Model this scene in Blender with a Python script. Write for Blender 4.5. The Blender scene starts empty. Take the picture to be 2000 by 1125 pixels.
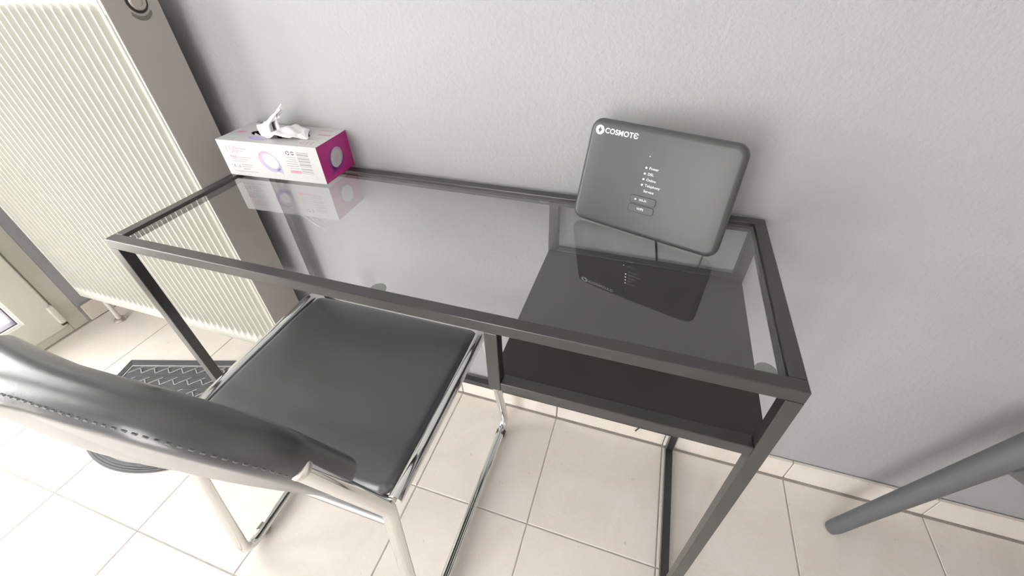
import bpy, bmesh, math, random
from mathutils import Vector, Matrix
random.seed(7)
C = bpy.context.scene.collection
S = bpy.context.scene

# ---------------------------------------------------------------- camera
cam_d = bpy.data.cameras.new('camera'); cam = bpy.data.objects.new('camera', cam_d); C.objects.link(cam)
RT = ((0.95093087, -0.17684745, 0.25388081), (0.30857756, 0.60199148, -0.7364687), (-0.02259147, 0.77867274, 0.62702343))
m = Matrix([list(r) + [0] for r in RT] + [[0, 0, 0, 1]])
m.translation = Vector((0.8052, -0.6821, 1.0554))
cam.matrix_world = m
cam_d.sensor_width = 36; cam_d.sensor_fit = 'HORIZONTAL'; cam_d.lens = 812.33 / 2000 * 36
cam_d.shift_x = -0.00311; cam_d.shift_y = -0.00949; cam_d.clip_start = 0.01
S.camera = cam

# ---------------------------------------------------------------- world, light, exposure
W = bpy.data.worlds.new('world'); S.world = W; W.use_nodes = True
wn = W.node_tree.nodes; wl = W.node_tree.links
bg = wn['Background']; bg.inputs['Color'].default_value = (1.0, 0.985, 0.972, 1); bg.inputs['Strength'].default_value = 6.0
S.view_settings.view_transform = 'Standard'; S.view_settings.look = 'None'
S.view_settings.gamma = 1; S.view_settings.use_curve_mapping = False
S.view_settings.exposure = 1.2
DX = -1.06                         # room face of the left wall
pl = bpy.data.lights.new('door_daylight_portal', 'AREA'); pl.shape = 'RECTANGLE'; pl.size = 1.48; pl.size_y = 2.15
pl.cycles.is_portal = True
po = bpy.data.objects.new('door_daylight_portal', pl); C.objects.link(po)
po.location = (DX - 0.11, -.874, 1.11); po.rotation_euler = (math.pi / 2, 0, -math.pi / 2)

WX0, WX1, WZ0, WZ1 = -.85, .25, .06, 2.2     # unseen tall window added behind the camera for fill light
p2 = bpy.data.lights.new('fill_window_portal', 'AREA'); p2.shape = 'RECTANGLE'; p2.size = WX1 - WX0; p2.size_y = WZ1 - WZ0
p2.cycles.is_portal = True
p2o = bpy.data.objects.new('fill_window_portal', p2); C.objects.link(p2o)
p2o.location = ((WX0 + WX1) / 2, -3.06, (WZ0 + WZ1) / 2); p2o.rotation_euler = (-math.pi / 2, 0, math.pi)

# ---------------------------------------------------------------- materials
def mat(name, color, rough=.5, metal=0, spec=.5, coat=0, coat_rough=.1):
    M = bpy.data.materials.new(name); M.use_nodes = True
    b = M.node_tree.nodes['Principled BSDF']
    b.inputs['Base Color'].default_value = (*color, 1); b.inputs['Roughness'].default_value = rough
    b.inputs['Metallic'].default_value = metal; b.inputs['Specular IOR Level'].default_value = spec
    b.inputs['Coat Weight'].default_value = coat; b.inputs['Coat Roughness'].default_value = coat_rough
    return M
def nodes(M): return M.node_tree.nodes, M.node_tree.links, M.node_tree.nodes['Principled BSDF']
def coords(M, kind='Object', scale=(1, 1, 1)):
    n, l, b = nodes(M); t = n.new('ShaderNodeTexCoord'); mp = n.new('ShaderNodeMapping')
    mp.inputs['Scale'].default_value = scale; l.new(t.outputs[kind], mp.inputs['Vector']); return mp.outputs['Vector']
def noise(M, vec, scale, detail=3, rough=.5, dist=0):
    n, l, b = nodes(M); t = n.new('ShaderNodeTexNoise'); t.inputs['Scale'].default_value = scale
    t.inputs['Detail'].default_value = detail; t.inputs['Roughness'].default_value = rough
    t.inputs['Distortion'].default_value = dist; l.new(vec, t.inputs['Vector']); return t.outputs['Fac']
def bump(M, fac, strength, dist=.001):
    n, l, b = nodes(M); bp = n.new('ShaderNodeBump'); bp.inputs['Strength'].default_value = strength
    bp.inputs['Distance'].default_value = dist; l.new(fac, bp.inputs['Height'])
    prev = b.inputs['Normal'].links
    if prev: l.new(prev[0].from_socket, bp.inputs['Normal'])
    l.new(bp.outputs['Normal'], b.inputs['Normal'])
def ramp(M, fac, stops, to='Base Color'):
    n, l, b = nodes(M); r = n.new('ShaderNodeValToRGB'); e = r.color_ramp.elements
    while len(e) < len(stops): e.new(.5)
    for i, (p, c) in enumerate(stops):
        e[i].position = p; e[i].color = (*c, 1) if len(c) == 3 else c
    l.new(fac, r.inputs['Fac'])
    if to: l.new(r.outputs['Color'], b.inputs[to])
    return r.outputs['Color']

m_wall = mat('grey_wall_paint', (.50, .50, .50), .55, spec=.35)
v = coords(m_wall)
ramp(m_wall, noise(m_wall, v, 1.5, 3), [(.35, (.378, .381, .392)), (.65, (.398, .401, .410))])
bump(m_wall, noise(m_wall, v, 130, 3, .6), .38, .0028)
bump(m_wall, noise(m_wall, v, 28, 3, .55), .16, .004)
m_wall_w = mat('white_wall_paint', (.84, .83, .81), .7, spec=.3)
v = coords(m_wall_w); bump(m_wall_w, noise(m_wall_w, v, 90, 3), .1, .002)
m_grout = mat('grout', (.36, .34, .31), .85)
v = coords(m_grout); ramp(m_grout, noise(m_grout, v, 40, 3), [(.3, (.36, .335, .30)), (.7, (.47, .44, .40))])

def tile_mat(name, c1, c2, vein):
    M = mat(name, c1, .40, spec=.35)
    n, l, b = nodes(M)
    geo = n.new('ShaderNodeNewGeometry'); oi = n.new('ShaderNodeObjectInfo')
    mul = n.new('ShaderNodeVectorMath'); mul.operation = 'SCALE'; mul.inputs['Scale'].default_value = 7.0
    comb = n.new('ShaderNodeCombineXYZ')
    for k in range(3): l.new(oi.outputs['Random'], comb.inputs[k])
    l.new(comb.outputs[0], mul.inputs[0])
    add = n.new('ShaderNodeVectorMath'); add.operation = 'ADD'
    l.new(geo.outputs['Position'], add.inputs[0]); l.new(mul.outputs[0], add.inputs[1]); vec = add.outputs[0]
    f1 = noise(M, vec, 7, 4, .55, .8)
    r1 = ramp(M, f1, [(.32, c1), (.68, c2)], None)
    f2 = noise(M, vec, 9, 6, .6, 2.2)
    r2 = n.new('ShaderNodeValToRGB'); e = r2.color_ramp.elements
    e[0].position = .478; e[0].color = (0, 0, 0, 1); e[1].position = .5; e[1].color = (1, 1, 1, 1)
    x = e.new(.522); x.color = (0, 0, 0, 1)
    l.new(f2, r2.inputs['Fac'])
    ms = n.new('ShaderNodeMath'); ms.operation = 'MULTIPLY'; ms.inputs[1].default_value = .22
    l.new(r2.outputs['Color'], ms.inputs[0])
    mx = n.new('ShaderNodeMix'); mx.data_type = 'RGBA'
    l.new(ms.outputs[0], mx.inputs['Factor']); l.new(r1, mx.inputs['A']); mx.inputs['B'].default_value = (*vein, 1)
    f3 = noise(M, vec, 60, 2); r3 = n.new('ShaderNodeValToRGB'); e = r3.color_ramp.elements
    e[0].position = .73; e[0].color = (0, 0, 0, 1); e[1].position = .76; e[1].color = (.5, .5, .5, 1)
    l.new(f3, r3.inputs['Fac'])
    mx2 = n.new('ShaderNodeMix'); mx2.data_type = 'RGBA'; l.new(r3.outputs['Color'], mx2.inputs['Factor'])
    l.new(mx.outputs['Result'], mx2.inputs['A']); mx2.inputs['B'].default_value = (.45, .42, .37, 1)
    l.new(mx2.outputs['Result'], b.inputs['Base Color'])
    bump(M, noise(M, vec, 22, 4), .12, .002); bump(M, noise(M, vec, 5, 2), .15, .004)
    return M
m_tile = tile_mat('cream_ceramic_tile', (.72, .66, .60), (.78, .73, .675), (.86, .82, .78))
m_ceiling = mat('ceiling_paint', (.86, .85, .84), .8)
m_rad = mat('radiator_cream_enamel', (.51, .505, .45), .30, coat=.25)
v = coords(m_rad); bump(m_rad, noise(m_rad, v, 60, 2), .04, .001)
m_rad_side = mat('radiator_side_enamel', (.47, .43, .405), .35)
m_hollow_shade = mat('hollow_shade', (.05, .045, .04), .8)  # near-black colour paints the shade of hollows on solid parts
m_nickel = mat('nickel_plug', (.55, .48, .43), .35, metal=.7)
m_copper = mat('painted_pipe', (.62, .57, .55), .4)
m_pvc = mat('door_frame_pvc', (.60, .59, .51), .38)
v = coords(m_pvc); ramp(m_pvc, noise(m_pvc, v, 3, 3), [(.3, (.58, .57, .495)), (.7, (.63, .62, .54))])
m_pvc_lit_white = mat('door_bead_lit_pvc', (.86, .86, .84), .35)  # whiter than the frame, paints the lit look of the bead bevel
m_gasket = mat('rubber_gasket', (.10, .08, .11), .6)
m_black = mat('black_satin_metal', (.022, .021, .020), .36, spec=.7, coat=.38, coat_rough=.22)
v = coords(m_black); bump(m_black, noise(m_black, v, 220, 2), .05, .0004)
ramp(m_black, noise(m_black, v, 12, 4), [(.3, (.018, .018, .018)), (.7, (.027, .026, .025))])
m_shelf = mat('black_shelf_sheet', (.030, .029, .027), .42, spec=.5)
v = coords(m_shelf); bump(m_shelf, noise(m_shelf, v, 300, 2), .12, .0004)
ramp(m_shelf, noise(m_shelf, v, 6, 5), [(.3, (.020, .019, .017)), (.7, (.034, .032, .027))])
m_pad_rubber = mat('grey_support_pad', (.22, .22, .21), .5)
m_chrome = mat('chrome', (.80, .80, .79), .07, metal=1)
v = coords(m_chrome); ramp(m_chrome, noise(m_chrome, v, 30, 3), [(.3, (.05, .05, .05)), (.75, (.14, .14, .14))], 'Roughness')
m_chrome_cap = mat('chrome_cap', (.72, .67, .65), .30, metal=1)
m_glide = mat('brown_glide', (.07, .045, .025), .5)
def leather(name, rough=.33, coat=.3):
    M = mat(name, (.022, .023, .025), rough, spec=.6, coat=coat, coat_rough=.22)
    v = coords(M); n, l, b = nodes(M)
    vo = n.new('ShaderNodeTexVoronoi'); vo.inputs['Scale'].default_value = 420; l.new(v, vo.inputs['Vector'])
    bump(M, vo.outputs['Distance'], .07, .0006); bump(M, noise(M, v, 30, 4), .16, .0015)
    b.inputs['Base Color'].default_value = (.060, .063, .068, 1)
    return M
m_leather = leather('black_leatherette', .34, .5)
m_leather_back = leather('black_leatherette_back', .28, .25)
m_thread = mat('grey_thread', (.20, .20, .205), .5)
m_router = mat('charcoal_router_plastic', (.060, .061, .064), .38, spec=.5)
v = coords(m_router); bump(m_router, noise(m_router, v, 900, 1), .10, .0003)
m_router_dark = mat('router_button_groove', (.02, .02, .02), .5)
m_print_white = mat('white_print', (.80, .81, .82), .5)
m_led = bpy.data.materials.new('led_light'); m_led.use_nodes = True
e = m_led.node_tree.nodes['Principled BSDF']; e.inputs['Emission Color'].default_value = (1, 1, .82, 1); e.inputs['Emission Strength'].default_value = 3
m_cable = mat('black_cable', (.02, .02, .018), .4)
m_cable_g = mat('grey_cable', (.17, .17, .165), .4)
m_card = mat('white_card', (.52, .52, .515), .45)
m_magenta = mat('magenta_card', (.46, .022, .22), .35)
v = coords(m_magenta); ramp(m_magenta, noise(m_magenta, v, 14, 2), [(.3, (.42, .02, .21)), (.7, (.50, .03, .22))])
m_tissue = mat('tissue_paper', (.86, .86, .86), .9, spec=.1)
tb = m_tissue.node_tree.nodes['Principled BSDF']; tb.inputs['Subsurface Weight'].default_value = .15; tb.inputs['Subsurface Radius'].default_value = (.01, .01, .01)
def flat(name, c, r=.5): return mat(name, c, r)
pk = flat('print_pink', (.66, .24, .33)); pkl = flat('print_pale_pink', (.55, .27, .33)); gr = flat('print_grey', (.20, .20, .20)); grl = flat('print_pale_grey', (.30, .30, .30))
bk = flat('print_dark', (.05, .05, .05)); li = flat('print_lilac', (.36, .33, .52)); lil = flat('print_pale_lilac', (.42, .37, .54)); gn = flat('print_sage', (.50, .60, .55))
ros = flat('print_rose', (.62, .30, .40)); pur = flat('print_purple', (.26, .035, .26)); lav = flat('print_mauve', (.56, .36, .52)); hol = flat('print_inner_grey', (.52, .53, .52)); wht = flat('print_highlight', (.66, .66, .67))
m_mat = mat('grey_rubber_mat', (.095, .097, .103), .6)
v = coords(m_mat); bump(m_mat, noise(m_mat, v, 150, 2), .15, .0008)
m_mat_hi = mat('grey_rubber_ridge', (.30, .302, .305), .55)
m_plastic = mat('slate_grey_plastic', (.115, .12, .127), .42)
v = coords(m_plastic); bump(m_plastic, noise(m_plastic, v, 350, 2), .12, .0006)

def glass_mat(name, tint):
    M = bpy.data.materials.new(name); M.use_nodes = True; n = M.node_tree.nodes; l = M.node_tree.links; n.clear()
    out = n.new('ShaderNodeOutputMaterial'); tr = n.new('ShaderNodeBsdfTransparent'); gl = n.new('ShaderNodeBsdfGlossy')
    tr.inputs['Color'].default_value = (*tint, 1); gl.inputs['Roughness'].default_value = 0.004
    fr = n.new('ShaderNodeFresnel'); fr.inputs['IOR'].default_value = 1.52
    ge = n.new('ShaderNodeNewGeometry'); inv = n.new('ShaderNodeMath'); inv.operation = 'SUBTRACT'; inv.inputs[0].default_value = 1
    l.new(ge.outputs['Backfacing'], inv.inputs[1])
    x2 = n.new('ShaderNodeMath'); x2.operation = 'MULTIPLY'; x2.inputs[1].default_value = 2.6; x2.use_clamp = True
    l.new(fr.outputs[0], x2.inputs[0])
    mu = n.new('ShaderNodeMath'); mu.operation = 'MULTIPLY'; l.new(x2.outputs[0], mu.inputs[0]); l.new(inv.outputs[0], mu.inputs[1])
    mx = n.new('ShaderNodeMixShader'); l.new(mu.outputs[0], mx.inputs[0]); l.new(tr.outputs[0], mx.inputs[1]); l.new(gl.outputs[0], mx.inputs[2])
    l.new(mx.outputs[0], out.inputs[0]); return M
m_glass = glass_mat('clear_table_glass', (.985, .992, .985))
m_dglass = glass_mat('door_glass', (.93, .94, .94))
m_wglass = glass_mat('fill_window_glass', (.99, .99, .99))

# ---------------------------------------------------------------- helpers
def link(name, me, M, parent=None, loc=None):
    if M: me.materials.append(M)
    o = bpy.data.objects.new(name, me); C.objects.link(o)
    if parent: o.parent = parent
    if loc: o.location = loc
    return o
def fin(name, bm, M, parent=None, smooth=False, loc=None, bevel=0, seg=2, angle=35):
    bmesh.ops.recalc_face_normals(bm, faces=bm.faces)
    me = bpy.data.meshes.new(name); bm.to_mesh(me); bm.free()
    if smooth:
        me.shade_smooth()
        try: me.set_sharp_from_angle(angle=math.radians(angle))
        except Exception: pass
    o = link(name, me, M, parent, loc)
    if bevel:
        b = o.modifiers.new('bevel', 'BEVEL'); b.width = bevel; b.segments = seg; b.limit_method = 'ANGLE'
    return o
def add_box(bm, x0, x1, y0, y1, z0, z1):
    r = bmesh.ops.create_cube(bm, size=1)
    for q in r['verts']:
        q.co = Vector((x0 + (q.co.x + .5) * (x1 - x0), y0 + (q.co.y + .5) * (y1 - y0), z0 + (q.co.z + .5) * (z1 - z0)))
def box(name, x0, x1, y0, y1, z0, z1, M, parent=None, bevel=0, seg=2, org=None):
    bm = bmesh.new(); o = org or (0, 0, 0)
    add_box(bm, x0 - o[0], x1 - o[0], y0 - o[1], y1 - o[1], z0 - o[2], z1 - o[2])
    return fin(name, bm, M, parent, bevel=bevel, seg=seg)
def empty(name, loc, rz=0):
    o = bpy.data.objects.new(name, None); C.objects.link(o); o.location = loc; o.rotation_euler = (0, 0, rz)
    o.empty_display_size = .05; return o
def tag(o, label, cat, group=None):
    o['label'] = label; o['category'] = cat
    if group: o['group'] = group
    return o
def struct(o): o['kind'] = 'structure'; return o
def fillet(pts, rad, n=8):
    out = [Vector(pts[0])]
    for i in range(1, len(pts) - 1):
        a, b, c = Vector(pts[i - 1]), Vector(pts[i]), Vector(pts[i + 1])
        r = rad[i] if isinstance(rad, (list, tuple)) else rad
        u = (a - b).normalized(); w = (c - b).normalized()
        ang = u.angle(w)
        if r <= 0 or ang > math.pi - .02: out.append(b); continue
        d = min(r / math.tan(ang / 2), (a - b).length * .49, (c - b).length * .49)
        p0 = b + u * d; p1 = b + w * d
        for k in range(n + 1):
            t = k / n; out.append(p0 * (1 - t) ** 2 + b * 2 * t * (1 - t) + p1 * t * t)
    out.append(Vector(pts[-1])); return out
def tube(bm, pts, r, seg=16, cap=True):
    pts = [Vector(p) for p in pts]; n = len(pts)
    rr = r if isinstance(r, (list, tuple)) else [r] * n
    T = [(pts[min(i + 1, n - 1)] - pts[max(i - 1, 0)]).normalized() for i in range(n)]
    nrm = T[0].orthogonal().normalized(); rings = []
    for i in range(n):
        if i: nrm = (nrm - T[i] * nrm.dot(T[i])).normalized()
        bi = T[i].cross(nrm)
        rings.append([bm.verts.new(pts[i] + (nrm * math.cos(2 * math.pi * k / seg) + bi * math.sin(2 * math.pi * k / seg)) * rr[i]) for k in range(seg)])
    for i in range(n - 1):
        for k in range(seg):
            bm.faces.new((rings[i][k], rings[i][(k + 1) % seg], rings[i + 1][(k + 1) % seg], rings[i + 1][k]))
    if cap: bm.faces.new(rings[0][::-1]); bm.faces.new(rings[-1])
def disc_stack(bm, prof, seg=32, M=Matrix()):
    """lathe profile [(r,z)] closed with caps"""
    rings = []
    for r, z in prof:
        rings.append([bm.verts.new(M @ Vector((r * math.cos(2 * math.pi * k / seg), r * math.sin(2 * math.pi * k / seg), z))) for k in range(seg)])
    for i in range(len(prof) - 1):
        for k in range(seg): bm.faces.new((rings[i][k], rings[i][(k + 1) % seg], rings[i + 1][(k + 1) % seg], rings[i + 1][k]))
    bm.faces.new(rings[0][::-1]); bm.faces.new(rings[-1])
def rrect(w, h, radii, n=8, nside=10):
    """outline of a rounded rect, half sizes w,h; radii order: +x+y, -x+y, -x-y, +x-y"""
    cs = [(1, 1, 0), (-1, 1, 90), (-1, -1, 180), (1, -1, 270)]; pts = []
    arcs = []
    for (sx, sy, a0), r in zip(cs, radii):
        r = max(r, 1e-5); cx, cy = sx * (w - r), sy * (h - r)
        arcs.append([(cx + r * math.cos(math.radians(a0 + 90 * k / n)), cy + r * math.sin(math.radians(a0 + 90 * k / n))) for k in range(n + 1)])
    for i in range(4):
        pts += arcs[i]; a = arcs[i][-1]; b = arcs[(i + 1) % 4][0]
        for k in range(1, nside): t = k / nside; pts.append((a[0] + (b[0] - a[0]) * t, a[1] + (b[1] - a[1]) * t))
    return pts
def pad(bm, w, h, radii, T, e, fn, rings=8, esteps=6, n=8, nside=12, puff=0):
    """cushion-like slab: half sizes w,h, half thickness T, edge radius e; fn maps (a,b,c) to xyz"""
    levels = []                                    # (inset, scale, c) from front centre to back centre
    def prof(s):
        out = []
        for k in range(rings): out.append((e, k / rings if k else 0.02, s * T))
        for k in range(esteps + 1):
            th = math.pi / 2 * k / esteps
            out.append((e * (1 - math.sin(th)), 1, s * ((T - e) + e * math.cos(th))))
        return out
    levels = prof(1) + prof(-1)[::-1]
    if T - e < 1e-6: levels = prof(1) + prof(-1)[::-1][1:]
    rows = []
    for d, sc, c in levels:
        pts = rrect(w - d, h - d, [r - d for r in radii], n, nside)
        row = []
        for (a, b) in pts:
            a *= sc; b *= sc
            pf = puff * max(0, (1 - (a / w) ** 2)) * max(0, (1 - (b / h) ** 2)) * (1 if c > 0 else -1)
            row.append(bm.verts.new(Vector(fn(a, b, c + pf))))
        rows.append(row)
    L = len(rows[0])
    for i in range(len(rows) - 1):
        for k in range(L): bm.faces.new((rows[i][k], rows[i][(k + 1) % L], rows[i + 1][(k + 1) % L], rows[i + 1][k]))
    bm.faces.new(rows[0][::-1]); bm.faces.new(rows[-1])
def prism(bm, poly, z0, z1, M=Matrix()):
    a = [bm.verts.new(M @ Vector((x, y, z0))) for x, y in poly]; b = [bm.verts.new(M @ Vector((x, y, z1))) for x, y in poly]
    bm.faces.new(a[::-1]); bm.faces.new(b); n = len(poly)
    for i in range(n): bm.faces.new((a[i], a[(i + 1) % n], b[(i + 1) % n], b[i]))
def text(name, body, size, M, parent, mtx, extrude=.0001, shear=0, offset=0, align='LEFT', space=1):
    cu = bpy.data.curves.new(name, 'FONT'); cu.body = body; cu.size = size; cu.extrude = extrude; cu.shear = shear
    cu.offset = offset; cu.align_x = align; cu.align_y = 'CENTER'; cu.space_character = space; cu.resolution_u = 3
    o = bpy.data.objects.new(name + '_curve', cu); C.objects.link(o)
    bpy.context.view_layer.update()
    dg = bpy.context.evaluated_depsgraph_get()
    me = bpy.data.meshes.new_from_object(o.evaluated_get(dg)); bpy.data.objects.remove(o); bpy.data.curves.remove(cu)
    me.transform(mtx); me.materials.clear(); me.name = name
    return link(name, me, M, parent)

# ================================================================ ROOM
XR, YF, ZC = 2.55, -2.95, 2.6
# floor with its tiles
TS, TX, TY = .2897, .3965, -.3036
floor = struct(box('floor', DX - .2, XR + .1, YF - .1, .15, -.06, -.0011, m_grout))
hw = TS / 2 - .0014
bm = bmesh.new(); add_box(bm, -hw, hw, -hw, hw, -.0035, 0)
tile_me = bpy.data.meshes.new('tile')
bmesh.ops.bevel(bm, geom=[q for q in bm.edges if all(v_.co.z > -.001 for v_ in q.verts)], offset=.0011, segments=1, affect='EDGES')
bm.to_mesh(tile_me); bm.free(); tile_me.materials.append(m_tile)
for j in range(0, 8):
    yc = TY + TS / 2 - j * TS
    for i in range(-6, 8):
        xc = TX + TS / 2 + i * TS
        if xc - hw < DX - .08: continue
        t = bpy.data.objects.new('tile', tile_me); C.objects.link(t); t.parent = floor
        dz = random.uniform(-.0002, .0002)
        t.location = (xc, yc, dz); t.rotation_euler = (random.uniform(-.0006, .0006), random.uniform(-.0006, .0006), 0)
bm = bmesh.new()
for j in range(8, 12):
    for i in range(-6, 8):
        xc = TX + TS / 2 + i * TS; yc = TY + TS / 2 - j * TS
        if xc - hw < DX - .08 or yc - hw < YF: continue
        add_box(bm, xc - hw, xc + hw, yc - hw, yc + hw, -.0035, 0)
o = fin('tile_field', bm, m_tile, floor); o['kind'] = 'stuff'; o['label'] = 'remaining cream floor tiles behind the camera'

struct(box('wall_back', DX - .2, XR + .1, 0, .15, -.02, ZC, m_wall))
# skirting tiles on the back wall
sk = struct(box('baseboard_back', DX, XR, -.003, -.0002, 0.0, .066, m_grout))
bm = bmesh.new(); add_box(bm, -hw, hw, -.0105, -.0025, 0.002, .070)
bmesh.ops.bevel(bm, geom=[q for q in bm.edges if all(v_.co.y < -.005 for v_ in q.verts)], offset=.0012, segments=1, affect='EDGES')
sk_me = bpy.data.meshes.new('skirting_tile'); bm.to_mesh(sk_me); bm.free(); sk_me.materials.append(m_tile)
for i in range(-5, 8):
    xc = TX + TS / 2 + i * TS
    if xc - hw < DX or xc + hw > XR: continue
    t = bpy.data.objects.new('skirting_tile', sk_me); C.objects.link(t); t.parent = sk; t.location = (xc, 0, random.uniform(0, .0008))
sl = struct(box('baseboard_left', DX + .0002, DX + .003, -.122, -.012, 0, .066, m_grout))
box('skirting_tile', DX + .002, DX + .0105, -.1215, -.0125, .002, .070, m_tile, sl, bevel=.001, seg=1)

# left wall with the balcony door opening
D0, D1, DZ = -.128, -1.62, 2.2
bm = bmesh.new()
add_box(bm, DX - .2, DX, D0, .02, -.02, ZC); add_box(bm, DX - .2, DX, YF - .1, D1, -.02, ZC); add_box(bm, DX - .2, DX, D1, D0, DZ, ZC)
struct(fin('wall_left', bm, m_wall))
struct(box('wall_right', XR, XR + .15, YF - .1, .15, -.02, ZC, m_wall_w))
bm = bmesh.new()
wx0, wx1, wz0, wz1 = WX0, WX1, WZ0, WZ1
add_box(bm, DX - .2, wx0, YF - .15, YF, -.02, ZC); add_box(bm, wx1, XR + .15, YF - .15, YF, -.02, ZC)
add_box(bm, wx0, wx1, YF - .15, YF, -.02, wz0); add_box(bm, wx0, wx1, YF - .15, YF, wz1, ZC)
struct(fin('wall_front', bm, m_wall_w))
wf = bmesh.new()
for a in ((wx0, wx0 + .06, wz0, wz1), (wx1 - .06, wx1, wz0, wz1), (wx0, wx1, wz0, wz0 + .06), (wx0, wx1, wz1 - .06, wz1), ((wx0 + wx1) / 2 - .04, (wx0 + wx1) / 2 + .04, wz0, wz1)):
    add_box(wf, a[0], a[1], YF - .1, YF - .04, a[2], a[3])
win = struct(fin('fill_window_1', wf, m_pvc_lit_white))  # added opening out of view, brightens the room from behind
box('pane', wx0 + .05, wx1 - .05, YF - .075, YF - .069, wz0 + .05, wz1 - .05, m_wglass, win)
struct(box('ceiling', DX - .2, XR + .15, YF - .15, .15, ZC, ZC + .1, m_ceiling))
struct(box('balcony_floor', DX - 2.2, DX - .2, -3.4, .4, -.12, -.03, m_tile))
struct(box('added_overhang', DX - 2.3, DX - .2, -3.4, .4, 2.35, 2.5, m_ceiling))  # unseen slab added to cut the skylight falling through the door

# balcony door, seen at its lower corner
door = struct(empty('door_1', (DX, D0, 0)))
def dbox(name, x0, x1, y0, y1, z0, z1, M, par=None, bevel=.0015):
    """x relative to wall face (positive into room)"""
    o = box(name, DX + x0, DX + x1, min(y0, y1), max(y0, y1), z0, z1, M, None, bevel=bevel)
    if par is None: par = door
    o.parent = par; o.matrix_parent_inverse = Matrix.Translation(-Vector((DX, D0, 0)))
    return o
bm = bmesh.new()
for x0, x1, ins in ((-.075, .000, .048), (-.075, -.007, .072)):
    add_box(bm, DX + x0, DX + x1, D0 - ins, D0, 0, DZ); add_box(bm, DX + x0, DX + x1, D1, D1 + ins, 0, DZ)
    add_box(bm, DX + x0, DX + x1, D1 + ins, D0 - ins, DZ - ins, DZ); add_box(bm, DX + x0, DX + x1, D1 + ins, D0 - ins, 0, .031 if ins < .05 else .036)
jf = fin('jamb_frame', bm, m_pvc, bevel=.002); jf.parent = door; jf.matrix_parent_inverse = Matrix.Translation(-Vector((DX, D0, 0)))
MID = (D0 + D1) / 2
for (ya, yb_) in ((D0 - .055, MID + .002), (MID - .002, D1 + .055)):
    z0, z1 = .034, DZ - .05; r = .083
    bm = bmesh.new()
    # mitred sash ring
    xf, xb = DX + .012, DX - .055
    O = [(ya, z0), (yb_, z0), (yb_, z1), (ya, z1)]; I = [(ya - r, z0 + r), (yb_ + r, z0 + r), (yb_ + r, z1 - r), (ya - r, z1 - r)]
    vo = {}
    for key, ring in (('O', O), ('I', I)):
        for k, (y, z) in enumerate(ring):
            for s_, x in (('f', xf), ('b', xb)): vo[key, k, s_] = bm.verts.new((x, y, z))
    for k in range(4):
        k2 = (k + 1) % 4
        bm.faces.new([vo['O', k, 'f'], vo['O', k2, 'f'], vo['I', k2, 'f'], vo['I', k, 'f']])
        bm.faces.new([vo['O', k, 'b'], vo['O', k2, 'b'], vo['I', k2, 'b'], vo['I', k, 'b']])
        bm.faces.new([vo['O', k, 'f'], vo['O', k2, 'f'], vo['O', k2, 'b'], vo['O', k, 'b']])
        bm.faces.new([vo['I', k, 'f'], vo['I', k2, 'f'], vo['I', k2, 'b'], vo['I', k, 'b']])
    sash = fin('sash', bm, m_pvc, bevel=.003, seg=3); sash.parent = door; sash.matrix_parent_inverse = Matrix.Translation(-Vector((DX, D0, 0)))
    def ring(name, rin, w_, xa, xb2, M):
        b2 = bmesh.new(); y0, y1, za, zb = ya - rin, yb_ + rin, z0 + rin, z1 - rin
        add_box(b2, DX + xa, DX + xb2, y0 - w_, y0, za, zb); add_box(b2, DX + xa, DX + xb2, y1, y1 + w_, za, zb)
        add_box(b2, DX + xa, DX + xb2, y1 + w_, y0 - w_, za, za + w_); add_box(b2, DX + xa, DX + xb2, y1 + w_, y0 - w_, zb - w_, zb)
        o = fin(name, b2, M, bevel=.002 if w_ > .004 else 0); o.parent = sash; return o
    ring('glazing_bead', .079, .010, -.03, .004, m_pvc_lit_white); ring('gasket', .0885, .004, -.03, -.001, m_gasket)
    g = box('pane', DX - .030, DX - .024, yb_ + .08, ya - .08, z0 + .08, z1 - .08, m_dglass); g.parent = sash
# hinge cover at the bottom corner
bm = bmesh.new(); add_box(bm, DX + .0, DX + .024, -.198, -.180, .056, .131)
h = fin('hinge_cover', bm, m_pvc, bevel=.004, seg=3); h.parent = door; h.matrix_parent_inverse = Matrix.Translation(-Vector((DX, D0, 0)))
bm = bmesh.new(); add_box(bm, DX, DX + .018, -.197, -.181, .046, .056)
h2 = fin('hinge_slot_shade', bm, m_hollow_shade, bevel=.002); h2.parent = door; h2.matrix_parent_inverse = Matrix.Translation(-Vector((DX, D0, 0)))  # dark block paints the shaded slot below the hinge cover

# ================================================================ RADIATOR
RX0, RX1, RYf, RYb, RZ0, RZ1 = -.961, -.0735, -.130, -.036, .143, 1.045
rad = tag(empty('panel_radiator', (RX0, RYb, RZ0)), 'tall cream ribbed panel radiator mounted on the wall left of the desk', 'radiator')
def rp(o): o.parent = rad; o.matrix_parent_inverse = Matrix.Translation(-Vector((RX0, RYb, RZ0))); return o
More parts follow.
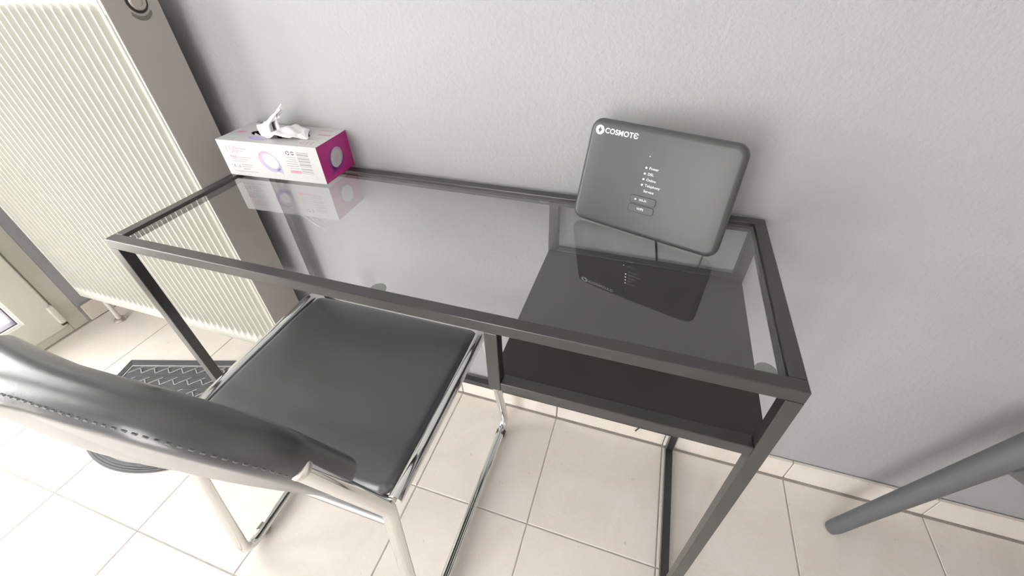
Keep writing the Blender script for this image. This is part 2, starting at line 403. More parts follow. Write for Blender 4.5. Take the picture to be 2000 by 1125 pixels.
# ribbed front sheet
PX1 = RX1 - .0075; N = 37; P = (PX1 - RX0 - .020) / N
xs = [(RX0, .006), (RX0 + .003, .001), (RX0 + .007, 0)]
x = RX0 + .010
cols = [(RX0, 1, .007), (RX0 + .002, 1, .002), (RX0 + .006, 1, 0), (RX0 + .012, 1, 0)]
for k in range(N):
    x0 = RX0 + .012 + k * P
    cols += [(x0 + P * .14, 0, 0), (x0 + P * .26, 2, .0060), (x0 + P * .38, 2, .0096), (x0 + P * .80, 2, .0100), (x0 + P * .91, 2, .0060), (x0 + P * 1.0, 0, 0)]
cols += [(PX1 - .004, 1, 0), (PX1 - .001, 1, .002), (PX1, 1, .008)]
rows = [(RZ0, .010, 0), (RZ0 + .003, .003, 0), (RZ0 + .009, 0, 0), (RZ0 + .034, 0, 0), (RZ0 + .041, 0, .5), (RZ0 + .048, 0, .9), (RZ0 + .056, 0, 1),
        (RZ1 - .070, 0, 1), (RZ1 - .062, 0, .9), (RZ1 - .055, 0, .5), (RZ1 - .048, 0, 0), (RZ1 - .007, 0, 0), (RZ1 - .002, .003, 0), (RZ1, .010, 0)]
bm = bmesh.new(); grid = []
for z, dz, f in rows:
    r_ = []
    for (xx, kd, d) in cols:
        dep = dz + (d * f if kd == 2 else (d if kd == 1 else 0))
        r_.append(bm.verts.new((xx, RYf + dep, z)))
    grid.append(r_)
# round the bottom corners of the sheet
for r_, (z, dz, f) in zip(grid, rows):
    for q in r_:
        d = .022; zz = q.co.z - RZ0
        if zz < d:
            for xe, s_ in ((RX0, 1), (PX1, -1)):
                u = (q.co.x - xe) * s_
                if u < d and (d - u) ** 2 + (d - zz) ** 2 > d * d:
                    vv = Vector((d - u, d - zz)); vv = vv.normalized() * d
                    q.co.x = xe + s_ * (d - vv.x); q.co.z = RZ0 + d - vv.y
for i in range(len(grid) - 1):
    for k in range(len(cols) - 1): bm.faces.new((grid[i][k], grid[i][k + 1], grid[i + 1][k + 1], grid[i + 1][k]))
fp = rp(fin('front_panel', bm, m_rad, smooth=True, angle=50))
so = fp.modifiers.new('solid', 'SOLIDIFY'); so.thickness = .0015; so.offset = -1
# side covers, back panel, top grille
for xs_, xe in ((RX1 - .0045, RX1), (RX0 - .002, RX0 + .0005)):
    bm = bmesh.new()
    add_box(bm, xs_, xe, RYf + .0015, RYb, RZ0 + .002, RZ1)
    if xe == RX1:                       # front lip, wider above the notch
        pass
    sc = rp(fin('side_cover', bm, m_rad_side, bevel=.0012))
    if xe == RX1: side = sc
rp(box('cover_lip', RX1 - .0047, RX1 - .0002, RYf + .0006, RYf + .0022, RZ0 + .003, RZ1 - .002, m_rad, bevel=.0006))
rp(box('cover_lip', RX1 - .0072, RX1 - .0002, RYf + .0010, RYf + .0034, RZ1 - .066, RZ1 - .002, m_rad, bevel=.0006))
rp(box('back_panel', RX0 + .004, RX1 - .008, RYb - .012, RYb - .002, RZ0 + .004, RZ1 - .004, m_rad, bevel=.002))
rp(box('convector_core', RX0 + .010, RX1 - .014, RYf + .014, RYb - .014, RZ0 + .02, RZ1 - .02, m_rad_side))
bm = bmesh.new()
for k in range(34): x0 = RX0 + .015 + k * .0258; add_box(bm, x0, x0 + .014, RYf + .012, RYb - .012, RZ1 - .004, RZ1)
add_box(bm, RX0, RX1 - .001, RYf + .001, RYf + .014, RZ1 - .004, RZ1 + .0005); add_box(bm, RX0, RX1 - .001, RYb - .014, RYb, RZ1 - .004, RZ1 + .0005)
gr_ = rp(fin('top_grille', bm, m_rad))
# plug on the right side cover: recess ring in painted shade, plug, painted crescent shadow below
PM = Matrix.Translation((RX1, -.0745, .994)) @ Matrix.Rotation(math.pi / 2, 4, 'Y')
bm = bmesh.new(); disc_stack(bm, [(.0185, -.002), (.0185, .0006), (.0160, .0012), (.0145, .0004)], 36, PM)
rp(fin('plug_ring', bm, m_hollow_shade, smooth=True))
bm = bmesh.new(); disc_stack(bm, [(.0145, -.002), (.0145, .0025), (.0125, .0050), (.0080, .0054), (.0070, .0030)], 36, PM)
rp(fin('plug', bm, m_nickel, smooth=True))
bm = bmesh.new()
arc = [(.0225 * math.cos(a), .0225 * math.sin(a)) for a in [math.radians(-50 + 100 * k / 14) for k in range(15)]]
arc2 = [(.0270 * math.cos(a) + .002, .0235 * math.sin(a)) for a in [math.radians(50 - 100 * k / 14) for k in range(15)]]
prism(bm, arc + arc2, -.001, .0007, PM)
rp(fin('plug_crescent_shade', bm, mat('radiator_crescent_shade', (.20, .19, .16), .6)))  # crescent shadow of the embossing, drawn as a thin dark sheet
for xb_ in (RX0 + .12, RX1 - .12):
    rp(box('wall_bracket', xb_ - .015, xb_ + .015, RYb - .004, -.0005, RZ0 + .12, RZ1 - .1, m_rad, bevel=.001))
# supply pipe at the left end with its floor rosette
px, py = -.955, -.088
bm = bmesh.new(); tube(bm, fillet([(px, py, .001), (px, py, .06), (px + .004, py, RZ0 + .02)], .02), .0075, 14)
rp(fin('supply_pipe', bm, m_copper, smooth=True))
bm = bmesh.new(); disc_stack(bm, [(.021, 0.0005), (.021, .003), (.017, .007), (.010, .0095)], 28, Matrix.Translation((px, py, 0)))
rp(fin('pipe_rosette', bm, m_nickel, smooth=True))
bm = bmesh.new(); tube(bm, [(RX0 + .03, py, RZ0 + .008), (RX0 - .045, py, RZ0 + .012), (RX0 - .052, py, RZ0 + .012)], [.009, .009, .007], 14)
rp(fin('valve', bm, m_nickel, smooth=True))

# ================================================================ DESK
H, D, G, t = .7023, .3466, .0115, .0175
yf, yb = -G - D, -G
XD = .6498
desk = tag(empty('laptop_desk', (0, yb, 0)), 'narrow black metal desk with a clear glass top standing against the grey wall', 'desk')
def dp(o): o.parent = desk; o.matrix_parent_inverse = Matrix.Translation(-Vector((0, yb, 0))); return o
def rail(name, *a, **k): return dp(box(name, *a, m_black, bevel=.0011, seg=2))
rail('top_rail', 0, 1, yf, yf + t, H - t, H); rail('top_rail', 0, 1, yb - t, yb, H - t, H)
rail('side_rail', 0, t, yf + t, yb - t, H - t, H); rail('side_rail', 1 - t, 1, yf + t, yb - t, H - t, H)
for lx in (0, 1 - t):
    for ly in (yf, yb - t): rail('leg', lx, lx + t, ly, ly + t, 0.0, H - t)
    rail('floor_rail', lx, lx + t, yf + t, yb - t, 0.0006, t)
rail('stretcher', t, 1 - t, yb - t, yb, .078, .078 + t)
ZS = .590
rail('shelf_rail', XD + t, 1 - t, yf, yf + t, ZS - t, ZS); rail('shelf_rail', XD + t, 1 - t, yb - t, yb, ZS - t, ZS)
rail('divider_post', XD, XD + t, yf, yf + t, ZS - t, H - t); rail('divider_post', XD, XD + t, yb - t, yb, ZS - t, H - t)
bm = bmesh.new(); add_box(bm, XD + .002, .9975, yf + t, yb - t, ZS - .0065, ZS - .0015)
add_box(bm, XD + .002, XD + .004, yf + t, yb - t, ZS - .016, ZS - .0015); add_box(bm, .9955, .9975, yf + t, yb - t, ZS - .016, ZS - .0015)
dp(fin('shelf_plate', bm, m_shelf, bevel=.0008))
dp(box('glass_top', t + .0012, 1 - t - .0012, yf + t + .0012, yb - t - .0012, H - .0085, H - .0035, m_glass))
# rebate ledge carrying the glass and the support pads
bm = bmesh.new()
zl0, zl1, lw = H - .0150, H - .0088, .0035
add_box(bm, t, 1 - t, yf + t, yf + t + lw, zl0, zl1); add_box(bm, t, 1 - t, yb - t - lw, yb - t, zl0, zl1)
add_box(bm, t, t + lw, yf + t + lw, yb - t - lw, zl0, zl1); add_box(bm, 1 - t - lw, 1 - t, yf + t + lw, yb - t - lw, zl0, zl1)
dp(fin('glass_ledge', bm, m_black))
for (cx, cy, dy) in ((.486, yf + t, 1), (.965, yf + t, 1), (.640, yb - t, -1)):
    b2 = bmesh.new(); w_ = .011; L_ = .021 if dy > 0 else .006
    poly = [(-w_, 0), (w_, 0)] + [(w_ * math.cos(a), (L_ - w_ * min(1, L_ / w_)) + w_ * min(1, L_ / w_) * math.sin(a)) for a in [math.pi * k / 12 for k in range(13)]]
    prism(b2, [(x_, y_ * dy) for x_, y_ in poly], H - .0105, H - .0088, Matrix.Translation((cx, cy, 0)))
    dp(fin('support_pad', b2, m_pad_rubber))

# ================================================================ ROUTER
RM = Matrix.Translation((.8089, -.1239, .7055)) @ Matrix.Rotation(-.2995, 4, 'Z') @ Matrix.Rotation(-.2546, 4, 'X')
router = tag(empty('wifi_router', (.8089, -.1239, H)), 'charcoal grey router standing tilted on the glass desk with lit status lights', 'router')
RI = Matrix.Translation(-Vector((.8089, -.1239, H)))
def rt(o): o.parent = router; o.matrix_parent_inverse = RI; return o
w2, h2_ = .1112, .0775                    # local: x right, z up the face, y into the body
def rfn(a, b, c):
    bow = .0015 * (1 - (a / w2) ** 2)
    return RM @ Vector((a * (1 - .02 * (b / h2_)), .010 - c - bow * (1 if c > 0 else 0), b + h2_))
bm = bmesh.new(); pad(bm, w2, h2_, [.017] * 4, .0095, .0085, rfn, rings=5, esteps=7, n=10, nside=12, puff=.0008)
rt(fin('housing', bm, m_router, smooth=True, angle=60))
# folding stand behind
bm = bmesh.new()
for sx in (-.05, .05):
    tube(bm, [RM @ Vector((sx, .018, .030)), Vector((.8089 + sx * .95, -.058 - sx * .30, H - .0035 + .004))], .004, 8)
tube(bm, [Vector((.8089 - .0475, -.058 + .015, H + .0006)), Vector((.8089 + .0475, -.058 - .015, H + .0006))], .004, 8)
rt(fin('stand', bm, m_router, smooth=True))
def face(u, vv, d=0):                     # matrix on the front face at (u, v up from the bottom edge)
    bow = .0015 * (1 - (u / w2) ** 2) + .0008 * (1 - (u / w2) ** 2) * (1 - ((vv - h2_) / h2_) ** 2)
    return RM @ Matrix.Translation((u, .0005 - bow - d, vv)) @ Matrix.Rotation(math.pi / 2, 4, 'X')
def conform(o, u0, v0, d=0):
    for q in o.data.vertices:
        x_, y_, z_ = q.co; u = u0 + x_; vv = v0 + y_
        un = max(-1, min(1, u / w2)); vn = (vv - h2_) / h2_
        q.co = RM @ Vector((u, .0005 - .0015 * (1 - un * un) - .0008 * (1 - un * un) * (1 - vn * vn) - z_ - .00012 - d, vv))
    return rt(o)
ID = Matrix()
# logo disc with a diamond cut out
bm = bmesh.new(); F = face(-.0930, .1390); n_ = 32; R_ = .0066
ou = [bm.verts.new(F @ Vector((R_ * math.cos(2 * math.pi * k / n_), R_ * math.sin(2 * math.pi * k / n_), .0002))) for k in range(n_)]
dd = []
for k in range(n_):
    a = 2 * math.pi * k / n_; c_, s_ = math.cos(a), math.sin(a)
    q = abs(c_) / .0032 + abs(s_) / .0047; rr_ = 1 / q * (1 - .18 * abs(math.sin(2 * a)))
    dd.append(bm.verts.new(F @ Vector((rr_ * c_, rr_ * s_, .0002))))
for k in range(n_): bm.faces.new((ou[k], ou[(k + 1) % n_], dd[(k + 1) % n_], dd[k]))
lg = rt(fin('brand_emblem', bm, m_print_white)); lg['label'] = 'white round emblem with a diamond hole'
x_ = -.0850
conform(text('brand_lettering', 'COSMOT\u0404', .0102, m_print_white, None, ID, offset=.00020, space=1.03), x_, .1392)
# status lights and captions
for k, (cap, on) in enumerate((('Power', 1), ('DSL', 1), ('Online', 1), ('Telephony', 1), ('Service', 0))):
    vv = .1015 - k * .0081
    if on:
        bm = bmesh.new(); disc_stack(bm, [(.0011, -.0003), (.0011, .00025), (.0007, .0005)], 12, face(-.0118, vv))
        rt(fin('status_light', bm, m_led, smooth=True))
    conform(text('caption', cap, .0052, m_print_white, None, ID), -.0075, vv)
bm = bmesh.new(); disc_stack(bm, [(.0007, -.0003), (.0007, .0003)], 10, face(-.0108, .1175)); rt(fin('sensor', bm, m_print_white))
for k, (cap, on) in enumerate((('Wi-Fi', 1), ('WPS', 0))):
    vv = .0552 - k * .0132
    F = face(-.0045, vv)
    b1 = bmesh.new(); prism(b1, rrect(.0195, .0061, [.0035] * 4, 5, 1), -.0005, .00025, F); rt(fin('button_groove', b1, m_router_dark))
    b1 = bmesh.new(); prism(b1, rrect(.0187, .0054, [.0030] * 4, 5, 1), -.0004, .00075, F); bt = rt(fin('button', b1, m_router, bevel=.0003))
    if on:
        bm = bmesh.new(); disc_stack(bm, [(.0009, .0005), (.0009, .0010)], 12, face(-.0157, vv)); rt(fin('status_light', bm, m_led))
    conform(text('caption', cap, .0050, m_print_white, None, ID), -.0103, vv, .0009)
# cables hanging behind the router
def cable(name, pts, r, M, label, rad_=.05):
    bm = bmesh.new(); tube(bm, fillet(pts, rad_, 10), r, 10)
    o = fin(name, bm, M, smooth=True); return tag(o, label, 'cable')
cable('power_cable', [(.800, -.075, .735), (.812, -.045, .728), (.820, -.006, .718), (.842, -.0055, .64), (.872, -.0055, .50), (.925, -.0068, .20), (.918, -.0062, .072), (.900, -.0142, .040)],
      .0019, m_cable, 'thin black cable hanging down the wall behind the router')
cable('phone_cable', [(.885, -.095, .735), (.915, -.050, .728), (.932, -.006, .715), (.932, -.0045, .66), (.925, -.0035, .56), (.955, -.0035, .45), (.955, -.0035, .30)],
      .0015, m_cable_g, 'thin grey cable behind the right corner of the router')

# ================================================================ TISSUE BOX
BW, BD, BH, BA = .2240, .098, .0718, .055
bo = Vector((.0035, -.1085, H + .0004))
BM = Matrix.Translation(bo) @ Matrix.Rotation(BA, 4, 'Z')
tb_ = tag(empty('tissue_box', bo, 0), 'white and magenta cardboard tissue box on the left end of the glass desk', 'tissue box')
BI = Matrix.Translation(-bo)
def tp(o): o.parent = tb_; o.matrix_parent_inverse = BI; return o
hx, hy, ha, hb = .110, .049, .066, .021      # oval opening
n_ = 48
def rect_pt(a):
    c_, s_ = math.cos(a), math.sin(a)
    px_ = (BW / 2) if c_ > 0 else -(BW / 2); k1 = (px_ / c_) if abs(c_) > 1e-6 else 1e9
    py_ = (BD / 2) if s_ > 0 else -(BD / 2); k2 = (py_ / s_) if abs(s_) > 1e-6 else 1e9
    k = min(k1, k2); return c_ * k, s_ * k
bm = bmesh.new()
angs = sorted([2 * math.pi * k / n_ for k in range(n_)] + [math.atan2(sy * BD, sx * BW) % (2 * math.pi) for sx in (1, -1) for sy in (1, -1)])
ro, ri, rb_, rd = [], [], [], []
for a in angs:
    x_, y_ = rect_pt(a)
    ro.append(bm.verts.new(BM @ Vector((BW / 2 + x_, BD / 2 + y_, BH)))); rb_.append(bm.verts.new(BM @ Vector((BW / 2 + x_, BD / 2 + y_, 0))))
    ex, ey = hx + ha * math.cos(a), hy + hb * math.sin(a)
    ri.append(bm.verts.new(BM @ Vector((ex, ey, BH)))); rd.append(bm.verts.new(BM @ Vector((ex, ey, BH - .0006))))
L = len(angs); magf = []
for k in range(L):
    k2 = (k + 1) % L
    bm.faces.new((ro[k], ro[k2], ri[k2], ri[k])); bm.faces.new((ri[k], ri[k2], rd[k2], rd[k]))
    f = bm.faces.new((rb_[k], rb_[k2], ro[k2], ro[k]))
bm.faces.new(rb_[::-1])
ax = (BM.to_3x3() @ Vector((1, 0, 0)))
bm.normal_update()
bmesh.ops.recalc_face_normals(bm, faces=bm.faces)
for f in bm.faces: f.material_index = 1 if f.normal.dot(ax) > .9 else 0
me = bpy.data.meshes.new('carton'); bm.to_mesh(me); bm.free(); me.materials.append(m_card); me.materials.append(m_magenta)
o = bpy.data.objects.new('carton', me); C.objects.link(o); tp(o)
# plastic film and the pile of tissues inside
tp(fin('tissue_stack', (lambda b: (disc_stack(b, [(1, 0), (1, .002)], 40, BM @ Matrix.Translation((hx, hy, BH - .022)) @ Matrix.Diagonal((ha + .012, hb + .010, 1, 1))), b)[1])(bmesh.new()), m_tissue))
def bface(which):
    if which == 'front': return BM @ Matrix.Rotation(math.pi / 2, 4, 'X')                       # u=x, v=z
    if which == 'top': return BM @ Matrix.Translation((0, 0, BH))                               # u=x, v=y
    if which == 'side': return BM @ Matrix.Translation((BW, 0, 0)) @ Matrix.Rotation(math.pi / 2, 4, 'Z') @ Matrix.Rotation(math.pi / 2, 4, 'X')  # u=y, v=z
def ell(cx, cy, a, b, rot=0, n=30):
    c_, s_ = math.cos(rot), math.sin(rot)
    return [(cx + a * math.cos(2 * math.pi * k / n) * c_ - b * math.sin(2 * math.pi * k / n) * s_, cy + a * math.cos(2 * math.pi * k / n) * s_ + b * math.sin(2 * math.pi * k / n) * c_) for k in range(n)]
def rct(x0, x1, y0, y1): return [(x0, y0), (x1, y0), (x1, y1), (x0, y1)]
def print_(name, which, polys, M, lift=.00015):
    bm = bmesh.new(); F = bface(which)
    for p_ in polys: prism(bm, p_, .00002, lift, F)
    return tp(fin(name, bm, M))
# front face: 224 x 72 mm
cx, cy = .110, .034
print_('printed_ring', 'front', [ell(cx - .003, cy + .003, .0215, .0185, -.5)], pkl, .00012)
print_('printed_ring', 'front', [ell(cx, cy, .0220, .0190, -.5), [(cx + .008, cy - .016), (cx + .021, cy - .022), (cx + .0225, cy - .004)]], lil, .00018)
print_('printed_ring', 'front', [ell(cx + .001, cy + .001, .0180, .0150, -.5)], li, .00024)
print_('printed_ring', 'front', [ell(cx + .0022, cy + .0025, .0170, .0142, -.5)], hol, .00030)
print_('printed_ring', 'front', [ell(cx + .0030, cy + .0000, .0125, .0105, -.5)], wht, .00036)
tp(text('printed_number', '150', .021, pkl, None, bface('front') @ Matrix.Translation((.012, .053, .0001)), offset=-.0002, space=.95))
print_('printed_lines', 'front', [rct(.040, .064, .0560, .0575), rct(.040, .056, .0515, .0526)] + [rct(.018 + .004 * (k % 2), .066 - .007 * (k % 3), .0385 - k * .0042, .0396 - k * .0042) for k in range(3)]
       + [rct(.038, .062 - .004 * k, .0235 - k * .0045, .0250 - k * .0045) for k in range(3)] + [rct(.014, .070, .0090, .0100)], grl)
print_('printed_lines', 'front', [rct(.0135 + k * .0042, .0135 + k * .0042 + w_, .0170, .0235) for k, w_ in enumerate((.0008, .0030, .0008, .0008, .0028))] + [rct(.0135, .0165, .0227, .0235), rct(.0260, .0300, .0170, .0178)], grl)
print_('printed_lines', 'front', [rct(.018, .034, .0400, .0420), rct(.020, .032, .0360, .0372)], pkl, .0002)
# recycling marks, text block, pink bar, barcode
def ringp(cx_, cy_, r1, r2, gaps=3):
    out = []
    for g_ in range(gaps):
        a0 = 2 * math.pi * g_ / gaps + .2; a1 = a0 + 2 * math.pi / gaps - .5
        o1 = [(cx_ + r1 * math.cos(a0 + (a1 - a0) * k / 6), cy_ + r1 * math.sin(a0 + (a1 - a0) * k / 6)) for k in range(7)]
        i1 = [(cx_ + r2 * math.cos(a1 - (a1 - a0) * k / 6), cy_ + r2 * math.sin(a1 - (a1 - a0) * k / 6)) for k in range(7)]
        out.append(o1 + i1)
    return out
print_('printed_marks', 'front', ringp(.1575, .0570, .0042, .0026) + ringp(.1680, .0570, .0036, .0020, 2), bk)
print_('printed_lines', 'front', [rct(.151, .173, .0480, .0487), rct(.157, .173, .0440, .0447), rct(.147, .173, .0400, .0407), rct(.148, .173, .0355, .0362), rct(.149, .173, .0310, .0317), rct(.152, .173, .0265, .0271)], gr)
print_('printed_bar', 'front', [rct(.150, .1745, .0170, .0225)], pk)
print_('barcode', 'front', [rct(.1765, .202, z_, z_ + h_) for z_, h_ in ((.0585, .0010), (.0560, .0009), (.0535, .0013), (.0505, .0006), (.0470, .0014), (.0445, .0006), (.0415, .0015), (.0385, .0006), (.0345, .0018), (.0315, .0007), (.0260, .0016), (.0232, .0006), (.0205, .0010), (.018, .0005))], gr)
print_('printed_lines', 'front', [rct(.205, .2075, .012, .0125), rct(.203, .2075, .009, .0095)], grl)
# end face (magenta)
print_('printed_ring', 'side', [ell(.047, .033, .0245, .0225, .5), ell(.034, .018, .010, .007, .6)], pur, .00012)
print_('printed_ring', 'side', [ell(.049, .036, .0195, .0175, .6)], lav, .00018)
print_('printed_ring', 'side', [ell(.0465, .0335, .0175, .0150, .7)], hol, .00024)
print_('printed_ring', 'side', [ell(.0470, .0340, .0080, .0060, .7)], flat('print_inner_mauve', (.52, .46, .52)), .0003)
# top face
print_('printed_leaf', 'top', [ell(.022, .020, .0135, .0065, .15)], gn); print_('printed_leaf', 'top', [ell(.020, .046, .0110, .0060, .1)], ros)
print_('printed_leaf', 'top', [ell(.021, .0455, .0060, .0025, .1)], pkl, .0002)
print_('printed_ring', 'top', [ell(.080, .0215, .0240, .0095, -.15)], li, .00012); print_('printed_ring', 'top', [ell(.080, .0235, .0170, .0065, -.1)], lil, .0002)
print_('printed_ring', 'top', [ell(.078, .0225, .0080, .0028, -.1)], li, .00026)
tp(text('printed_number', '150', .020, pkl, None, bface('top') @ Matrix.Translation((.2080, .020, .0001)) @ Matrix.Rotation(math.pi, 4, 'Z'), offset=-.0002))
print_('printed_lines', 'top', [rct(.184, .206, .034 + k * .006, .0348 + k * .006) for k in range(3)], grl)
print_('printed_lines', 'top', [rct(.188, .215, .058, .0635), rct(.176, .206, .082, .0845)], pkl)
# tissue sheet pulled out of the slot
def sheet(name, fn, nu, nv, M, parent_fn, thick=.0004):
    bm = bmesh.new(); g_ = [[bm.verts.new(fn(i / nu, j / nv)) for j in range(nv + 1)] for i in range(nu + 1)]
    for i in range(nu):
        for j in range(nv): bm.faces.new((g_[i][j], g_[i + 1][j], g_[i + 1][j + 1], g_[i][j + 1]))
    o = parent_fn(fin(name, bm, M, smooth=True, angle=180)); s_ = o.modifiers.new('solid', 'SOLIDIFY'); s_.thickness = thick
    return o
def lerp(a, b, t_): return a + (b - a) * t_
def spline(keys, t_):
    for (t0, v0), (t1, v1) in zip(keys, keys[1:]):
        if t_ <= t1:
            s_ = (t_ - t0) / (t1 - t0); s_ = s_ * s_ * (3 - 2 * s_); return v0.lerp(v1, s_) if isinstance(v0, Vector) else lerp(v0, v1, s_)
    return keys[-1][1]
def plume(u, w_):
    # u 0 bottom -> 1 tip; w_ around the folded strip
    c_ = spline([(0, Vector((.096, -.056, .752))), (.25, Vector((.093, -.058, .776))), (.50, Vector((.096, -.059, .795))), (.72, Vector((.113, -.060, .808))), (1, Vector((.136, -.060, .822)))], u)
    r1 = spline([(0, .020), (.3, .0185), (.52, .0160), (.72, .0105), (1, .0085)], u)
    a = w_ * 2 * math.pi * .93
    fold = 1 + .30 * math.sin(5 * a + 2.2 * u) + .16 * math.sin(9 * a - 3 * u) + .10 * math.sin(13 * u + 2 * a)
    r_ = r1 * fold
    return c_ + Vector((r_ * math.cos(a), r_ * .62 * math.sin(a), .0035 * math.sin(3 * a + 1) * u + .010 * u * math.cos(a) * (u > .5)))
sheet('tissue', plume, 26, 60, m_tissue, tp)
def flap(u, w_):
    # u from the plume outwards to the right tip, w_ across front-back
    c_ = spline([(0, Vector((.098, -.056, .782))), (.35, Vector((.128, -.050, .7895))), (.7, Vector((.160, -.052, .7815))), (1, Vector((.187, -.066, .7765)))], u)
    wd = spline([(0, .022), (.3, .031), (.6, .026), (1, .0015)], u)
    s_ = (w_ - .5) * 2
    z_ = -.010 * s_ * s_ * (1 - u) + .0022 * math.sin(8 * s_ + 5 * u) * (1 - u) + .0010 * math.sin(17 * u + 4 * s_)
    q = c_ + Vector((.006 * s_ * (1 - u), wd * s_, z_)); q.z = max(q.z, .7756 + .0004 * math.sin(9 * u)) if u > .12 else q.z
    return q
sheet('tissue', flap, 26, 22, m_tissue, tp)
def collar(u, w_):
    a = math.pi + w_ * math.pi
    r_ = lerp(.6, .93, u)
    q = BM @ Vector((hx - .004 + ha * .92 * r_ * math.cos(a), hy + hb * .95 * r_ * math.sin(a) * -1 * -1, BH - .014 + .012 * u + .002 * math.sin(14 * w_ + 3 * u)))
    return q
sheet('tissue', collar, 6, 30, m_tissue, tp)

# ================================================================ CANTILEVER CHAIR
chair = tag(empty('cantilever_chair', (.345, -.33, 0)), 'chrome tube chair with black leatherette seat and curved backrest tucked under the desk', 'chair')
CI = Matrix.Translation(-Vector((.345, -.33, 0)))
def cp(o): o.parent = chair; o.matrix_parent_inverse = CI; return o
r0 = .0108; zf = .0145
def side(xt, xf, capx):
    pts = [(capx, -.560, .662), (xt, -.505, .452), (lerp(xt, xf, .9), -.552, zf), (xf, -.42, zf), (xf, -.072, zf), (lerp(xt, xf, .5), -.110, .235), (xt, -.148, .451), (xt, -.49, .447)]
    P_ = fillet(pts, [0, .030, .034, 0, .034, 0, .028, 0], 9)
    return P_
for xt, xf, capx in ((.5500, .5530, .5350), (.1440, .1080, .1560)):
    P_ = side(xt, xf, capx)
    bm = bmesh.new(); tube(bm, P_, r0, 20)
    fr_ = fin('tube_frame', bm, m_chrome, smooth=True, angle=50); cp(fr_)
    d_ = (P_[0] - P_[1]).normalized(); q = d_.to_track_quat('Z', 'Y').to_matrix().to_4x4(); q.translation = P_[0]
    bm = bmesh.new(); disc_stack(bm, [(r0 + .0004, -.004), (r0 + .0004, .0006), (r0 - .001, .0022), (r0 * .5, .0030)], 24, q)
    cp(fin('tube_cap', bm, m_chrome_cap, smooth=True, angle=50))
    for gy in (-.110, -.500):
        bm = bmesh.new(); tube(bm, [(xf, gy - .008, zf - .0016), (xf, gy + .008, zf - .0016)], r0 + .0016, 14)
        cp(fin('floor_glide', bm, m_glide, smooth=True, angle=50))
# cross tubes
bm = bmesh.new(); tube(bm, [(.149, -.492, .432), (.543, -.492, .432)], .0095, 16); cp(fin('cross_tube', bm, m_chrome, smooth=True))
bm = bmesh.new(); tube(bm, [(.149, -.175, .434), (.543, -.175, .434)], .0095, 16); cp(fin('cross_tube', bm, m_chrome, smooth=True))
bm = bmesh.new(); tube(bm, [(.149, -.508, .418), (.543, -.508, .418)], .0075, 16); cp(fin('cross_tube', bm, mat('brushed_steel', (.40, .40, .40), .35, metal=1), smooth=True))
cp(box('seat_pan', .160, .532, -.478, -.175, .4255, .4300, m_black, bevel=.001))
# seat cushion
def sfn(a, b, c):
    z = .4455 + c
    if c > 0: z -= .010 * max(0, (b / .168)) ** 6 + .004 * max(0, -b / .168) ** 4
    return Vector((.3490 + a, -.3205 + b, z))
bm = bmesh.new(); pad(bm, .1925, .170, [.020, .020, .026, .026], .0155, .0145, sfn, rings=10, esteps=7, n=8, nside=16, puff=.0035)
cp(fin('seat', bm, m_leather, smooth=True, angle=80))
# backrest cushion
BWd, BHt = .2030, .1180
def bfn(a, b, c):
    c = c * (1 + .35 * max(0, -a / .203) * 1.4)
    tb2 = (b + BHt) / (2 * BHt); an = a / BWd
    a = a * (1 - .07 * tb2 ** 1.5)
    z = .567 + tb2 * (.211 - .018 * an * an)
    y = -.540 - .047 * tb2 + .020 * (1 - .8 * tb2) * an - .013 * (1 - an * an) - c
    return Vector((.3440 + a, y, z - c * .20))
bm = bmesh.new(); pad(bm, BWd, BHt, [.105, .105, .018, .018], .0225, .0215, bfn, rings=10, esteps=9, n=14, nside=22, puff=.0035)
back = cp(fin('backrest', bm, m_leather_back, smooth=True, angle=80))
# stitched seam along the upper back edge
arcpts = [(a, b) for a, b in rrect(BWd - .0065, BHt - .0065, [.0985, .0985, .012, .012], 30, 60) if b > .0]
arcpts.sort(key=lambda p_: -math.atan2(p_[1] + .10, p_[0]))
path = [bfn(a, b, .0150) for a, b in arcpts]
cum = [0]
for p_, q_ in zip(path, path[1:]): cum.append(cum[-1] + (q_ - p_).length)
def at(d_):
    for i in range(len(cum) - 1):
        if d_ <= cum[i + 1]: return path[i].lerp(path[i + 1], (d_ - cum[i]) / max(1e-9, cum[i + 1] - cum[i]))
    return path[-1]
bm = bmesh.new(); tube(bm, path, .0009, 6); sm = fin('seam', bm, m_leather_back, smooth=True); sm.parent = back
bm = bmesh.new(); d_ = .004
while d_ < cum[-1] - .006:
    p_ = at(d_); q_ = at(d_ + .0052); dn = Vector((0, -1, .15)).normalized()
    tube(bm, [p_ - dn * .0006, p_ + dn * .0018 + (q_ - p_) * .2, q_ + dn * .0018 - (q_ - p_) * .2, q_ - dn * .0006], .0009, 6); d_ += .0085
st = fin('stitching', bm, m_thread, smooth=True); st.parent = back; st['kind'] = 'stuff'

